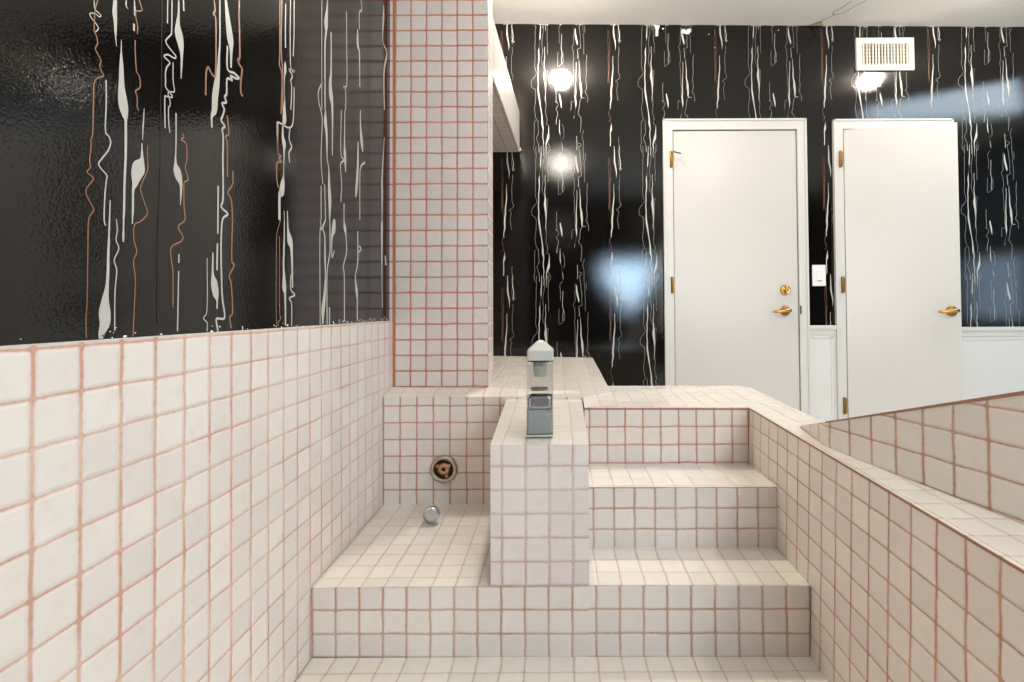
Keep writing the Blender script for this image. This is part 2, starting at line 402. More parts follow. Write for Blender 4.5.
# ------------------------------------------------------------------ the wallpaper print
LEFT_STROKES = """s 11.23,7.25,0.034 11.24,7.09,0.034 11.27,7.04,0.034 11.4,7,0.035 11.36,6.94,0.035 11.27,6.95,0.034 11.17,6.91,0.034 11.13,6.85,0.034 11.19,6.78,0.034 11.27,6.74,0.034 11.34,6.67,0.035 11.33,6.61,0.035 11.27,6.53,0.034
c 11.32,7.31,0.038 11.27,7.11,0.037 11.25,6.93,0.037 11.24,6.7,0.037 11.24,6.5,0.037 11.25,6.52,0.037 11.3,6.44,0.037 11.33,6.29,0.038 11.28,6.13,0.037 11.36,6.02,0.038 11.42,5.92,0.038 11.39,5.79,0.038 11.44,5.67,0.038 11.49,5.6,0.039 11.32,5.45,0.038 11.27,5.34,0.037 11.25,5.22,0.046 11.25,4.7,0.046 11.24,4.12,0.04 11.2,3.97,0.039 11.21,3.83,0.04 11.18,3.49,0.039 11.2,3.33,0.037 11.12,3.2,0.036 11.27,3.11,0.037 11.24,3.01,0.037 11.12,2.83,0.036 11.11,2.69,0.036 11.21,2.52,0.037 11.29,2.39,0.037 11.27,2.31,0.037 11.19,2.17,0.036 11.17,1.97,0.036 11.17,1.65,0.037 11.17,0.94,0.033 11.17,0.23,0.029 11.15,-0.19,0.033 11.17,-0.69,0.033
s 11.77,7.61,0.1 11.76,7.42,0.119 11.76,7.25,0.131 11.78,7.03,0.094 11.79,6.74,0.057 11.82,6.48,0.019
s 12.07,7.79,0.04 12.07,7.65,0.04 12.12,7.6,0.04
s 12.3,7.94,0.048 12.32,7.71,0.062 12.31,7.55,0.048
s 12.3,7.33,0.055 12.3,7.15,0.055
c 12.44,8.03,0.042 12.53,7.85,0.043 12.47,7.76,0.042 12.35,7.68,0.041 12.36,7.49,0.041 12.41,7.34,0.042 12.4,7.12,0.042
c 12.34,6.93,0.045 12.35,6.61,0.045 12.39,6.17,0.045 12.46,6.09,0.046 12.5,5.98,0.046 12.5,5.78,0.046 12.37,5.63,0.045 12.42,5.51,0.045 12.43,5.24,0.045 12.47,5.17,0.045
s 13.36,8.62,0.036 13.36,7.97,0.036
s 13.51,8.72,0.058 13.51,7.85,0.058 13.47,7.7,0.057 13.33,7.5,0.056 13.33,7.39,0.056 13.48,7.3,0.057 13.67,7.21,0.059 13.6,7.12,0.058 13.4,7.11,0.057 13.28,7.03,0.056 13.28,6.97,0.056 13.46,6.92,0.057 13.36,6.75,0.056 13.31,6.56,0.056 13.32,6.36,0.056 13.33,6.17,0.056 13.54,6.04,0.058 13.52,5.97,0.058 13.33,5.92,0.056 13.3,5.83,0.056 13.32,5.03,0.056
s 13.57,6.99,0.046 13.58,6.49,0.046 13.63,6.19,0.046 13.49,6.12,0.045 13.41,6.03,0.045 13.48,5.85,0.045 13.48,5.72,0.045 13.43,5.61,0.045 13.45,5.18,0.045 13.49,4.97,0.045
s 11.95,6.72,0.019 11.95,6.4,0.052 11.96,6.08,0.116 11.97,5.72,0.155 11.98,5.5,0.2 12.01,5.25,0.273 12.04,5.05,0.274 12.08,4.86,0.164 12.1,4.75,0.086 12.11,4.31,0.079 12.11,3.78,0.072 12.09,3.19,0.066 12.09,2.6,0.066 12.08,2.25,0.059 12.08,1.78,0.059 12.08,1.73,0.039
s 11.56,5.53,0.048 11.57,4.97,0.048 11.56,4.32,0.048 11.65,4.21,0.049 11.7,4.08,0.049 11.64,3.87,0.049 11.5,3.65,0.047 11.41,3.51,0.047 11.41,3.45,0.047 11.47,3.37,0.047 11.61,3.26,0.048 11.6,3.11,0.048 11.57,2.77,0.048 11.56,2.21,0.048 11.6,2.05,0.048
s 11.71,2.68,0.037 11.7,2.24,0.055 11.69,1.72,0.061 11.68,1.35,0.072 11.68,0.98,0.08 11.66,0.61,0.096 11.62,0.28,0.198 11.61,-0.01,0.316 11.62,-0.27,0.285 11.54,-0.49,0.172 11.52,-0.67,0.101
s 11.88,2.26,0.038 11.91,1.99,0.038 11.88,1.75,0.038 11.96,1.55,0.046 11.84,1.25,0.045 11.91,1,0.046 11.87,0.43,0.045 11.88,-0.69,0.045
s 12.11,-0.11,0.056 12.11,-0.68,0.056
s 12.64,5.3,0.018 12.63,5.11,0.043 12.61,4.8,0.05 12.6,4.46,0.029
s 12.58,4.36,0.043 12.59,4.09,0.071 12.59,3.93,0.142 12.51,3.72,0.393 12.43,3.49,0.326 12.39,3.26,0.172 12.34,3.07,0.075 12.34,2.65,0.068 12.33,2.22,0.048
c 12.75,4.35,0.044 12.76,3.98,0.044 12.77,3.73,0.044 12.67,3.49,0.043 12.56,3.22,0.042 12.58,3.07,0.043 12.69,2.82,0.043 12.78,2.62,0.044 12.73,2.49,0.044 12.56,2.32,0.042 12.39,2.2,0.041 12.38,1.82,0.041 12.47,1.54,0.046 12.38,1.31,0.045 12.4,1.08,0.041 12.44,0.8,0.041 12.42,0.18,0.041 12.39,-0.62,0.04
k 13.17,8.51,0.027 13.17,7.53,0.027 13.18,6.3,0.027 13.16,5.65,0.027 13.18,4.11,0.027 13.17,3.46,0.027 13.13,2.5,0.027 13.12,1.92,0.027 13.12,1.09,0.025 13.14,-0.73,0.025
s 13.75,8.87,0.059 13.75,8.45,0.082 13.73,8.16,0.164 13.77,7.88,0.318 13.84,7.62,0.238 13.88,7.31,0.096 13.87,6.67,0.048
s 13.92,8.98,0.054 13.94,8.67,0.054
c 15.17,9.78,0.071 15.22,9.5,0.072 15.15,9.31,0.071 15.26,9.17,0.072 15.28,7.58,0.072 15.18,7.38,0.071 15.03,7.46,0.07 14.95,7.54,0.069 14.86,7.33,0.068 14.85,6.62,0.068
s 15.43,9.95,0.074 15.45,8.66,0.074 15.42,8.12,0.103 15.39,7.59,0.162 15.33,7.19,0.247 15.26,6.75,0.274 15.23,6.32,0.244 15.12,6.07,0.099 15.13,5.73,0.071
s 15.71,10.15,0.107 15.78,9.74,0.201 15.87,9.31,0.297 15.95,8.93,0.332 15.99,8.63,0.159 15.99,8.04,0.071
c 16.38,10.55,0.083 16.38,10.01,0.083 16.43,8.67,0.084 16.34,8.52,0.083 16.41,8.36,0.083 16.56,8.27,0.085 16.5,7.85,0.084 16.5,7.46,0.084 16.61,7.36,0.085
s 15.81,8.67,0.078 15.82,7.93,0.078 16.16,7.94,0.081 16.4,7.9,0.083 16.25,7.81,0.082 15.97,7.76,0.079 16.05,7.65,0.08 15.81,7.58,0.077 15.79,7.09,0.077 15.7,6.95,0.076 15.78,6.8,0.077 15.59,6.69,0.075 15.63,6.6,0.076 15.69,6.51,0.076 15.6,6.26,0.075 15.55,6.11,0.075 15.72,5.99,0.076 15.6,5.85,0.075 15.65,5.6,0.076 15.64,4.92,0.076 15.67,3.67,0.076 15.59,3.34,0.075 15.9,3.17,0.078 15.65,2.93,0.075 15.6,2.14,0.075 15.63,1.11,0.075 15.68,0.44,0.075 15.8,-0.18,0.077 15.61,-0.24,0.075 15.41,-0.25,0.073 15.49,-0.63,0.074
s 13.7,5.6,0.058 13.71,4.77,0.058 13.7,4.22,0.081 13.75,4.01,0.268 13.83,3.8,0.26 13.91,3.59,0.107 13.9,3.03,0.036
c 13.93,5.11,0.054 13.99,5.01,0.054 13.89,4.92,0.054 14.08,4.85,0.055 14.12,4.44,0.055 14.06,4.15,0.055 14.17,3.89,0.056 14.13,3.79,0.055 14.02,3.67,0.055 14.03,3.01,0.055 14.07,2.64,0.055 13.82,2.41,0.053 14,2.16,0.054 13.94,2.01,0.054 13.58,1.78,0.051 13.6,1.38,0.051 13.65,1.11,0.052 13.67,0.12,0.052
c 15.83,6.38,0.062 15.91,5.83,0.063 15.76,5.67,0.061 15.84,5.46,0.062 15.86,4.38,0.062
c 16.13,4.64,0.064 16.12,4.21,0.064 15.89,3.88,0.062 16.06,3.66,0.064 16.13,3.02,0.064 16.11,1.73,0.064 16.24,1.53,0.065 16,1.16,0.063 16.1,0.88,0.064 16.18,-0.02,0.064 16.04,-0.21,0.063 16.15,-0.66,0.064
s 15.44,3.98,0.074 15.44,2.89,0.073 15.44,2.46,0.073
s 15.43,2.15,0.073 15.42,1.3,0.073
s 13.86,1.63,0.047 13.86,1.38,0.047
s 13.86,1.15,0.059 13.85,0.31,0.059 13.84,-0.56,0.059
s 14.98,1.64,0.048 15,0.08,0.048 14.85,-0.19,0.047 15.01,-0.36,0.048 15.01,-0.61,0.048
s 15.23,1.84,0.057 15.23,1.19,0.1 15.3,0.89,0.302 15.38,0.54,0.276 15.44,0.34,0.088 15.44,0.08,0.066
c 18.79,12.1,0.077 18.81,9.96,0.077 18.78,9.56,0.076 18.97,9.21,0.078 18.93,7.84,0.078 18.88,7.69,0.077
c 18.93,12.19,0.078 18.9,10.26,0.078 19.02,9.36,0.078 19.04,7.89,0.079
s 19.19,12.2,0.08 19.18,11.06,0.08 19.2,10.45,0.08
s 19.19,9.89,0.057 19.19,9.7,0.16 19.19,9.51,0.16 19.14,9.23,0.068 19.14,8.71,0.057 19.17,8.34,0.068 19.15,7.93,0.204 19.16,7.55,0.272 19.05,7.25,0.09
s 19.54,12.58,0.071 19.57,9.96,0.071 19.9,9.86,0.074 19.48,9.72,0.071 19.72,9.57,0.072 19.6,9.32,0.071 19.67,9.08,0.072 19.62,8.13,0.071
s 19.81,12.75,0.073 19.82,11.42,0.073 19.77,10.4,0.073
s 19.85,9.17,0.073 19.84,8.21,0.073 19.75,7.58,0.072 19.45,7.34,0.07 19.1,7.31,0.068 18.72,7.28,0.065 18.66,7.11,0.065 18.71,6.19,0.065
s 22.15,14.26,0.061 22.21,9.19,0.061
s 22.71,14.62,0.096 22.67,14.13,0.192 22.57,13.38,0.38 22.57,13,0.19 22.48,12.19,0.141 22.52,9.32,0.11
s 23.09,13.3,0.132 23.11,11.52,0.165 23.03,10.78,0.296 23.12,10.2,0.43 23.26,9.62,0.201 23.27,7.45,0.084
s 22.24,10.49,0.077 21.87,9.87,0.074 21.95,9.39,0.075 22.1,9.15,0.076 22.26,8.76,0.077 22.19,7.7,0.076 22.17,6.73,0.076 22.34,5.81,0.077
s 24.76,15.35,0.095 24.82,13.45,0.096 24.84,11.63,0.096 24.43,11.27,0.092 24.71,11.23,0.095 24.72,10.22,0.095
s 26.6,17.11,0.11 26.72,16.64,0.111 26.39,16.26,0.108 26.4,15.37,0.108
s 26.18,15.25,0.128 26.19,14.37,0.319 26.41,14.05,0.173 26.49,12.22,0.109
s 30.09,19.04,0.141 30.09,18.33,0.281 29.96,16.74,0.111 30.68,16.31,0.234 30.2,14.83,0.226 30.28,12.51,0.17
c 18.74,7.26,0.076 18.73,6.13,0.076 18.95,6.04,0.078 18.79,5.9,0.076 18.98,5.83,0.078 18.68,5.68,0.075 18.66,5.11,0.075 18.77,4.76,0.076
s 19.05,7.25,0.09 19.05,6.87,0.168 19.15,6.59,0.272 19.15,6.27,0.102 19.13,5.37,0.068 19.08,5.03,0.269 18.99,4.63,0.356 18.86,4.47,0.175 18.87,3.52,0.154
s 19.57,7.38,0.071 19.51,6.91,0.071 19.7,6.64,0.072 19.5,6.35,0.07 19.56,5.97,0.071
s 19.18,3.94,0.057 19.21,3.58,0.057 19.19,2.43,0.113 19.17,1.8,0.113 19.21,1.36,0.181 19.24,0.91,0.296 19.3,0.6,0.137 19.34,-0.58,0.103
s 19.41,3.99,0.058 19.44,3.63,0.081 19.47,3.24,0.14 19.62,2.81,0.403 19.75,2.44,0.192 19.83,0.94,0.084
c 18.93,3.53,0.055 18.72,3,0.054 18.67,2.25,0.054 18.7,-0.22,0.054 18.87,-0.57,0.055
c 18.88,2.9,0.055 18.92,0.03,0.055 19.03,-0.23,0.056 18.79,-0.47,0.054
s 19.7,1.46,0.072 19.71,0.87,0.072 20.01,0.65,0.074 19.59,0.51,0.071 19.77,0.28,0.072 19.78,-0.6,0.072
s 22.56,9.34,0.094 22.57,8.73,0.315 22.69,8.25,0.223 22.75,7.13,0.096 22.91,6.72,0.097 22.97,5.82,0.26 23.04,5.22,0.327 23.02,4.29,0.114
s 22.52,5.86,0.078 22.62,4.21,0.079
s 22.18,5.7,0.076 22.2,4.14,0.076
s 24.22,10.02,0.091 24.19,7.9,0.09 24.52,7.6,0.093 24.16,7.25,0.09 24.29,6.31,0.091 24.21,5.41,0.09
s 24.63,10.19,0.075 24.6,8.53,0.15 24.65,7.97,0.319 24.75,7.05,0.095
s 24.58,5.41,0.112 24.59,4.57,0.112 24.69,4.18,0.319 24.82,3.79,0.114 24.89,2.98,0.114 24.52,2.2,0.111 24.65,1.73,0.112 24.68,-0.55,0.112
s 26.59,10.99,0.109 26.6,10.11,0.175 26.78,9.28,0.377 26.9,8.78,0.112
s 26.3,9.12,0.128 26.25,7.78,0.255 26.11,6.61,0.315 25.99,6.06,0.104
s 27.24,8.3,0.115 26.68,7.91,0.11 26.54,7.25,0.109 26.56,4.94,0.109
s 30.29,10.79,0.085 29.94,8.37,0.221 29.95,7.17,0.277 29.91,5.55,0.138
s 22.11,4.12,0.075 22.24,3.7,0.076 22.09,3.38,0.075 22.16,-0.64,0.075
s 22.62,4.21,0.11 22.36,3.79,0.108 22.55,3.45,0.11 22.59,2.41,0.157 22.65,1.59,0.126 22.55,0.62,0.265 22.43,0.02,0.34 22.41,-0.61,0.108
s 23.05,4.29,0.098 23.07,2.76,0.098 22.8,1.75,0.096 22.83,-0.62,0.096
s 23.52,4.41,0.238 23.44,3.9,0.406 23.28,3.48,0.15 23.29,2.56,0.083 23.54,2.9,0.085
s 23.06,0.17,0.114 23.07,-0.63,0.114
s 26.28,4.28,0.149 26.3,2.62,0.149 25.99,1.82,0.125 26.17,1.05,0.315 26.26,0.54,0.148 26.27,-0.55,0.148
s 26.51,3.52,0.108 26.73,3.37,0.11 26.4,3.16,0.107
s 29.96,5.56,0.166 29.91,4.96,0.358 29.93,2.58,0.165 30.01,0.16,0.11
s 30.49,3.43,0.171 30.63,2.84,0.288"""
REPEAT_STROKES = """s -2.14,30.08,0.048 -2.18,26.3,0.048 -2.24,25.32,0.048 -2.04,24.4,0.048 -2.55,23.61,0.048 -2.56,23,0.048 -2.19,22.75,0.048 -2.14,21.65,0.048 -2.26,20.68,0.048 -2.14,19.82,0.048 -2.02,19.58,0.048 -2.27,19.34,0.048 -2.27,17.15,0.048 -2.4,16.66,0.048 -2.22,16.11,0.048
s -1.58,30.08,0.077 -1.66,28.14,0.154 -1.71,27.52,-0.077 -1.81,26.67,0.173 -1.88,25.07,0.115 -1.85,23.24,0.134 -1.81,22.14,0.249 -1.71,21.41,0.192 -1.6,20.67,0.115 -1.48,19.82,0.173 -1.46,19.09,0.269 -1.36,18.6,0.134 -1.4,15.81,0.077
s -1.19,30.07,0.048 -1.42,28.14,0.048 -1.45,26.3,0.048 -1.52,25.68,0.048 -1.22,24.83,0.048 -1.1,24.58,0.048 -0.91,24.7,0.048 -1.04,23.11,0.048 -1.11,22.14,0.048 -1.05,21.16,0.048 -1.11,20.18,0.048 -0.94,19.57,0.048 -1.06,19.09,0.048 -0.82,18.97,0.048 -0.76,18.23,0.048
s -1.18,27.15,0.077 -1.22,25.07,0.115 -1.22,24.09,0.365 -1.13,23.24,0.23 -1.11,22.38,0.115 -1.15,21.4,0.058
s -0.89,30.07,0.048 -0.88,26.42,0.048
s -1.9,19.52,0.058 -1.85,18.12,0.058 -2.09,17.63,0.058 -1.85,17.02,0.058 -1.8,16.17,0.096
s -0.82,18.97,0.048 -0.82,18.23,0.134 -0.88,17.63,0.365 -1.09,17.02,0.134 -1.07,15.56,0.058
s -0.89,17.14,0.048 -0.65,16.53,0.048 -0.95,16.05,0.048
s 0.56,29.48,0.048 0.26,29.11,0.048 0.31,27.51,0.048
s 0.58,28.49,0.086 0.57,25.43,0.086
s 0.73,26.53,0.048 0.73,25.55,0.048 0.18,25.06,0.048 0.19,26.66,0.048
s -0.01,23.35,0.058 -0.02,21.4,0.058 -0.14,21.52,0.058 0.22,21.15,0.058 -0.08,20.67,0.058 0.16,20.3,0.058 -0.03,19.08,0.096
s 0.35,22.25,0.058 0.34,22.01,0.192 0.46,21.4,0.249 0.52,20.79,0.077
s 0.31,19.57,0.077 0.33,18.23,0.134 0.44,17.62,-0.077 0.56,16.89,0.096 0.62,16.4,0.048
s 0.57,19.08,0.048 0.75,18.59,0.048 0.75,17.74,0.048 0.57,17.62,0.048
s 1.84,29.22,0.048 1.83,27.51,0.048 1.61,27.08,0.048 1.76,26.77,0.048 1.8,23.34,0.048 1.92,21.61,0.048
s 1.98,29.1,0.086 2.01,28.36,0.249 2.17,27.63,0.249 2.21,27.32,0.058
s 2.27,30.06,0.058 2.44,28.73,0.058 2.53,27.01,0.058 2.19,26.92,0.058 2.24,25.91,0.096
s 2.06,25.54,0.086 1.98,23.22,0.115 2,21.39,0.23 1.91,20.41,-0.077 1.78,19.68,0.077
s 2.36,25.79,0.058 2.41,23.83,0.173 2.53,22.85,0.345 2.58,21.87,0.134 2.95,21.81,0.048
s 2.93,29.34,0.048 2.99,28.73,0.048 2.8,28.48,0.048 2.86,27.5,0.048 2.85,26.4,0.048
s 3.15,26.27,0.058 3.07,22.61,0.058 2.95,22.48,0.058 3.22,21.99,0.058 3.24,21.38,0.058
s 2.58,21.79,0.058 2.4,21.39,0.058 2.33,20.66,0.058 2.21,20.17,0.058 2.51,19.8,0.058 2.44,18.22,0.058
s 1.49,20.54,0.048 1.55,21.51,0.048 1.79,21.39,0.048
s 2.08,17.86,0.086 2.07,16.4,0.086
s 2.8,18.46,0.048 2.62,17.85,0.048 2.76,17.24,0.048 2.79,15.42,0.048
s 2.19,17.13,0.048 2.55,17,0.048 2.25,16.64,0.048
s -5.1,30.09,0.077 -5.06,28.4,0.249 -4.94,27.78,0.211 -4.91,26.8,0.048
s -4.53,30.09,0.077 -4.48,27.9,0.134 -4.6,27.72,0.077 -4.3,27.78,0.077 -4.54,27.54,0.077
s -4.54,27.17,0.048 -4.61,24.48,0.048 -4.43,23.92,0.048 -4.79,23.62,0.048 -4.91,23.5,0.048 -4.67,23.31,0.048 -4.8,22.64,0.048 -4.68,21.64,0.048 -4.62,21.54,0.048
c -5.44,26.81,0.058 -5.57,26.32,0.058 -5.63,23.87,0.058 -5.45,23.26,0.058 -5.4,21.64,0.058
s -5.15,26.19,0.077 -5.15,24.84,0.115 -5.28,23.62,0.192 -5.37,22.16,0.269 -5.44,20.69,0.096
c -5.69,28.95,0.048 -5.67,25.7,0.048 -5.7,23.38,0.048
c -5.53,28.83,0.048 -5.56,25.7,0.048 -5.59,23.62,0.048
c -5.45,21.22,0.058 -5.64,20.21,0.058 -5.41,19.6,0.058 -5.64,19.35,0.058
s -5.37,19.23,0.058 -5.37,18.99,0.096 -5.4,18.5,0.307 -5.47,18.26,0.134 -5.5,16.8,0.115
s -4.6,17.77,0.058 -4.61,14.73,0.058"""
PERIOD_X, PERIOD_Z = 11.02, 13.29


def parse(t):
    out = []
    for ln in t.strip().splitlines():
        k, *pts = ln.split()
        out.append((k, [tuple(float(c) for c in p.split(',')) for p in pts]))
    return out


def spline(P, n=4):
    if len(P) < 3:
        return [tuple(c) for c in P]
    Q = [tuple(2 * a - b for a, b in zip(P[0], P[1]))] + list(P) + [tuple(2 * a - b for a, b in zip(P[-1], P[-2]))]
    out = []
    for i in range(1, len(Q) - 2):
        a, b, c, d = Q[i - 1], Q[i], Q[i + 1], Q[i + 2]
        for k in range(n):
            t = k / n
            out.append(tuple(0.5 * (2 * b[j] + (c[j] - a[j]) * t + (2 * a[j] - 5 * b[j] + 4 * c[j] - d[j]) * t * t + (3 * b[j] - a[j] - 3 * c[j] + d[j]) * t ** 3) for j in range(len(b))))
    out.append(tuple(P[-1]))
    return [(p[0], p[1], max(0.012, p[2] * 0.72 if p[2] < 0.06 else p[2] * 0.95)) for p in out]


def ribbon(mb, pts, mat, to3, keep=None):
    """A printed stroke of varying width lying on a wall; to3 maps (along, up) to the wall."""
    L = []
    for i, (u, v, w) in enumerate(pts):
        a, b = pts[max(i - 1, 0)], pts[min(i + 1, len(pts) - 1)]
        du, dv = b[0] - a[0], b[1] - a[1]
        l = math.hypot(du, dv) or 1.0
        nu, nv = -dv / l, du / l
        # blades keep their horizontal width
        k = 0.5 * w
        L.append(((u + nu * k, v + nv * k), (u - nu * k, v - nv * k), keep is None or keep(u, v)))
    for a, b in zip(L, L[1:]):
        if a[2] and b[2]:
            mb.face([to3(*a[0]), to3(*a[1]), to3(*b[1]), to3(*b[0])], mat)


PRINT = {'s': 'silver', 'c': 'copper', 'k': 'seam'}


def repeat_print(mb, to3, u0, u1, v0, v1, shift, keep=None, top=lambda u: 29.0):
    random.seed(11)
    S0 = []
    for k, p in parse(REPEAT_STROKES):
        d = []
        for a, b in zip(p, p[1:]):          # the printed lines tremble a little
            n = max(1, int(math.hypot(b[0] - a[0], b[1] - a[1]) / 0.45))
            for i in range(n):
                t = i / n
                j = 0.05 if i else 0.0
                d.append((a[0] + (b[0] - a[0]) * t + random.uniform(-j, j), a[1] + (b[1] - a[1]) * t, a[2] + (b[2] - a[2]) * t))
        d.append(p[-1])
        S0.append((k, spline(d, 2)))
    for i in range(-8, 9):
        for j in range(-4, 2):
            for k, pts in S0:
                q = [(u + shift + i * PERIOD_X, min(v + j * PERIOD_Z, top(u + shift + i * PERIOD_X)), w * (0.5 if w < 0.1 else 0.68)) for u, v, w in pts]
                if q[0][0] < u0 or q[0][0] > u1 or max(p[1] for p in q) < v0 or min(p[1] for p in q) > v1:
                    continue
                ribbon(mb, q, PRINT[k], to3, lambda u, v: u0 <= u <= u1 and v0 <= v <= v1 and (keep is None or keep(u, v)))


# ------------------------------------------------------------------ the room
XL, XR0, YB, YF = -10.75, 76.0, 50.0, -26.0


def ceil_z(x):
    return 29.6 - 0.0105 * (x + 6)


def deck_z(y):
    return -5.59 - 0.0318 * (26.016 - y)


# left wall: glossy black vinyl above a tiled dado
mb = MB()
mb.face([(XL, YF, FL), (XL, YB, FL), (XL, YB, ceil_z(XL)), (XL, YF, ceil_z(XL))], 'vinyl')
on_left = lambda u, v: (XL + 0.008, u, v)
for k, p in parse(LEFT_STROKES):
    ribbon(mb, spline(p, 5), PRINT[k], on_left, lambda u, v: v > -0.66)
repeat_print(mb, on_left, -24.0, 31.0, -0.6, 29.5, 23.9, lambda u, v: v > 0.633 * u + 0.4)
random.seed(4)
for i in range(110):            # scuffs and crumbs of caulk along the top of the tiles
    y = random.uniform(9, 31)
    if random.random() < 0.55:
        y = random.uniform(24, 31)
    z = -0.64 + abs(random.gauss(0, 0.1))
    r = random.uniform(0.012, 0.045)
    mb.face([(XL + 0.01, y + r * random.uniform(0.7, 2) * math.cos(a), z + r * random.uniform(0.5, 1) * math.sin(a)) for a in [k * math.pi / 3 for k in range(6)]], 'plaster_chip')
wl = tag(mb.build('wall_left'), 'glossy black wall with silver and copper streaks above white tiles', 'wall', None, 'structure')
mb = MB()
zt = -0.67
mb.tiles([(-10.44, YF, -14.7), (-10.44, 31.4, -14.7), (-10.55, 31.4, zt), (-10.55, YF, zt)], 'tile_left', (1, 2), (9.859, -1.75))
mb.face([(-10.55, YF, zt), (-10.55, 31.4, zt), (XL, 31.4, zt + 0.02), (XL, YF, zt + 0.02)], 'caulk')
mb.build('tile_dado', wl)

# far wall, with an opening for the second door
mb = MB()
ZC = lambda x: ceil_z(x)
OX0, OX1, OZ = 29.31, 39.7, 18.38
mb.face([(XL, YB, FL), (OX0, YB, FL), (OX0, YB, ZC(OX0)), (XL, YB, ZC(XL))], 'vinyl')
mb.face([(OX0, YB, OZ), (OX1, YB, OZ), (OX1, YB, ZC(OX1)), (OX0, YB, ZC(OX0))], 'vinyl')
mb.face([(OX1, YB, FL), (XR0, YB, FL), (XR0, YB, ZC(XR0)), (OX1, YB, ZC(OX1))], 'vinyl')
repeat_print(mb, lambda u, v: (u, YB - 0.008, v), -10.6, 75.8, -14.0, 29.7, 0.0,
             lambda u, v: not (OX0 < u < OX1 and v < OZ), lambda u: ceil_z(u) - 0.02)


def blot(mb, cx, cz, pts, mat, y):
    mb.face([(cx + a, y, cz + b) for a, b in pts], mat)


blot(mb, 10.45, 28.75, [(-0.16, -0.55), (0.1, -0.5), (0.12, 0.1), (0.3, 0.6), (-0.3, 0.62), (-0.14, 0.15)], 'plaster_chip', YB - 0.012)
blot(mb, 13.5, 28.7, [(-0.6, -0.1), (-0.2, -0.22), (0.2, -0.3), (0.45, 0.0), (0.4, 0.3), (0.1, 0.25), (-0.1, 0.1), (-0.3, 0.3), (-0.45, 0.15)], 'plaster_chip', YB - 0.012)
for x, z, r in ((11.05, 29.0, 0.09), (15.8, 28.4, 0.05), (16.4, 27.0, 0.05), (23.0, 28.8, 0.06)):
    blot(mb, x, z, [(r * math.cos(k), r * math.sin(k)) for k in range(6)], 'plaster_chip', YB - 0.012)
wb = tag(mb.build('wall_back'), 'glossy black wall with repeating silver streaks behind the white doors', 'wall', None, 'structure')
# wainscot: between the doors, and right of the second door
mb = MB()
for x0, x1, zt2 in ((25.59, 28.36, -1.72), (40.64, XR0, -1.95)):
    mb.box((x0, YB - 0.12, FL), (x1, YB + 0.02, zt2 - 0.9), 'white_wall')
    mb.box((x0 + 0.35, YB - 0.19, zt2 - 1.32), (x1 - 0.35, YB - 0.1, zt2 - 1.14), 'white_wall', bevel=0.03)
    mb.box((x1 - 0.55 if x1 < 40 else x0 + 0.22, YB - 0.19, FL + 1.5), (x1 - 0.35 if x1 < 40 else x0 + 0.42, YB - 0.1, zt2 - 1.14), 'white_wall', bevel=0.03)
mb.build('wainscot_panel', wb)
mb = MB()
for x0, x1, zt2 in ((25.59, 28.36, -1.72), (40.64, XR0, -1.95)):
    mb.box((x0, YB - 0.34, zt2 - 0.4), (x1, YB + 0.02, zt2), 'white_paint', bevel=0.06)
    mb.box((x0, YB - 0.22, zt2 - 0.95), (x1, YB + 0.02, zt2 - 0.38), 'white_paint', bevel=0.05)
mb.build('chair_rail', wb)
mb = MB()                       # the closet behind the second door
mb.face([(OX0, YB, FL), (OX0, YB + 12, FL), (OX0, YB + 12, OZ), (OX0, YB, OZ)], 'white_wall')
mb.face([(OX1, YB, FL), (OX1, YB + 12, FL), (OX1, YB + 12, OZ), (OX1, YB, OZ)], 'white_wall')
mb.face([(OX0, YB + 12, FL), (OX1, YB + 12, FL), (OX1, YB + 12, OZ), (OX0, YB + 12, OZ)], 'white_wall')
mb.face([(OX0, YB, OZ), (OX1, YB, OZ), (OX1, YB + 12, OZ), (OX0, YB + 12, OZ)], 'white_wall')
mb.build('closet_shell', wb)

# right wall and the wall behind the viewpoint, both with windows, the wide rear one added as fill
WY0, WY1, WZ0, WZ1 = 10.0, 20.5, -1.7, 8.6
mb = MB()
for y0, y1, z0, z1 in ((YF, -8.0, FL, ceil_z(XR0)), (-8.0, WY0, FL, ceil_z(XR0)), (WY1, YB, FL, ceil_z(XR0)), (WY0, WY1, FL, WZ0), (WY0, WY1, WZ1, ceil_z(XR0))):
    mb.face([(XR0, y0, z0), (XR0, y1, z0), (XR0, y1, z1), (XR0, y0, z1)], 'blue_wall' if y1 > 0 else 'vinyl')
tag(mb.build('wall_right'), 'side wall with the large window, outside the frame', 'wall', None, 'structure')
RX0, RX1, RZ0, RZ1 = 10.5, 26.0, -1.5, 13.5
mb = MB()
VX0, VX1, VZ0, VZ1 = 28.5, 53.0, -5.0, 17.0
for x0, x1, z0, z1 in ((XL, RX0, FL, ceil_z(0)), (RX1, VX0, FL, ceil_z(27)), (VX1, XR0, FL, ceil_z(65)), (RX0, RX1, FL, RZ0), (RX0, RX1, RZ1, ceil_z(18)),
                       (VX0, VX1, FL, VZ0), (VX0, VX1, VZ1, ceil_z(40))):
    mb.face([(x0, YF, z0), (x1, YF, z0), (x1, YF, z1), (x0, YF, z1)], 'vinyl')
tag(mb.build('wall_front'), 'dark wall behind the viewpoint', 'wall', None, 'structure')

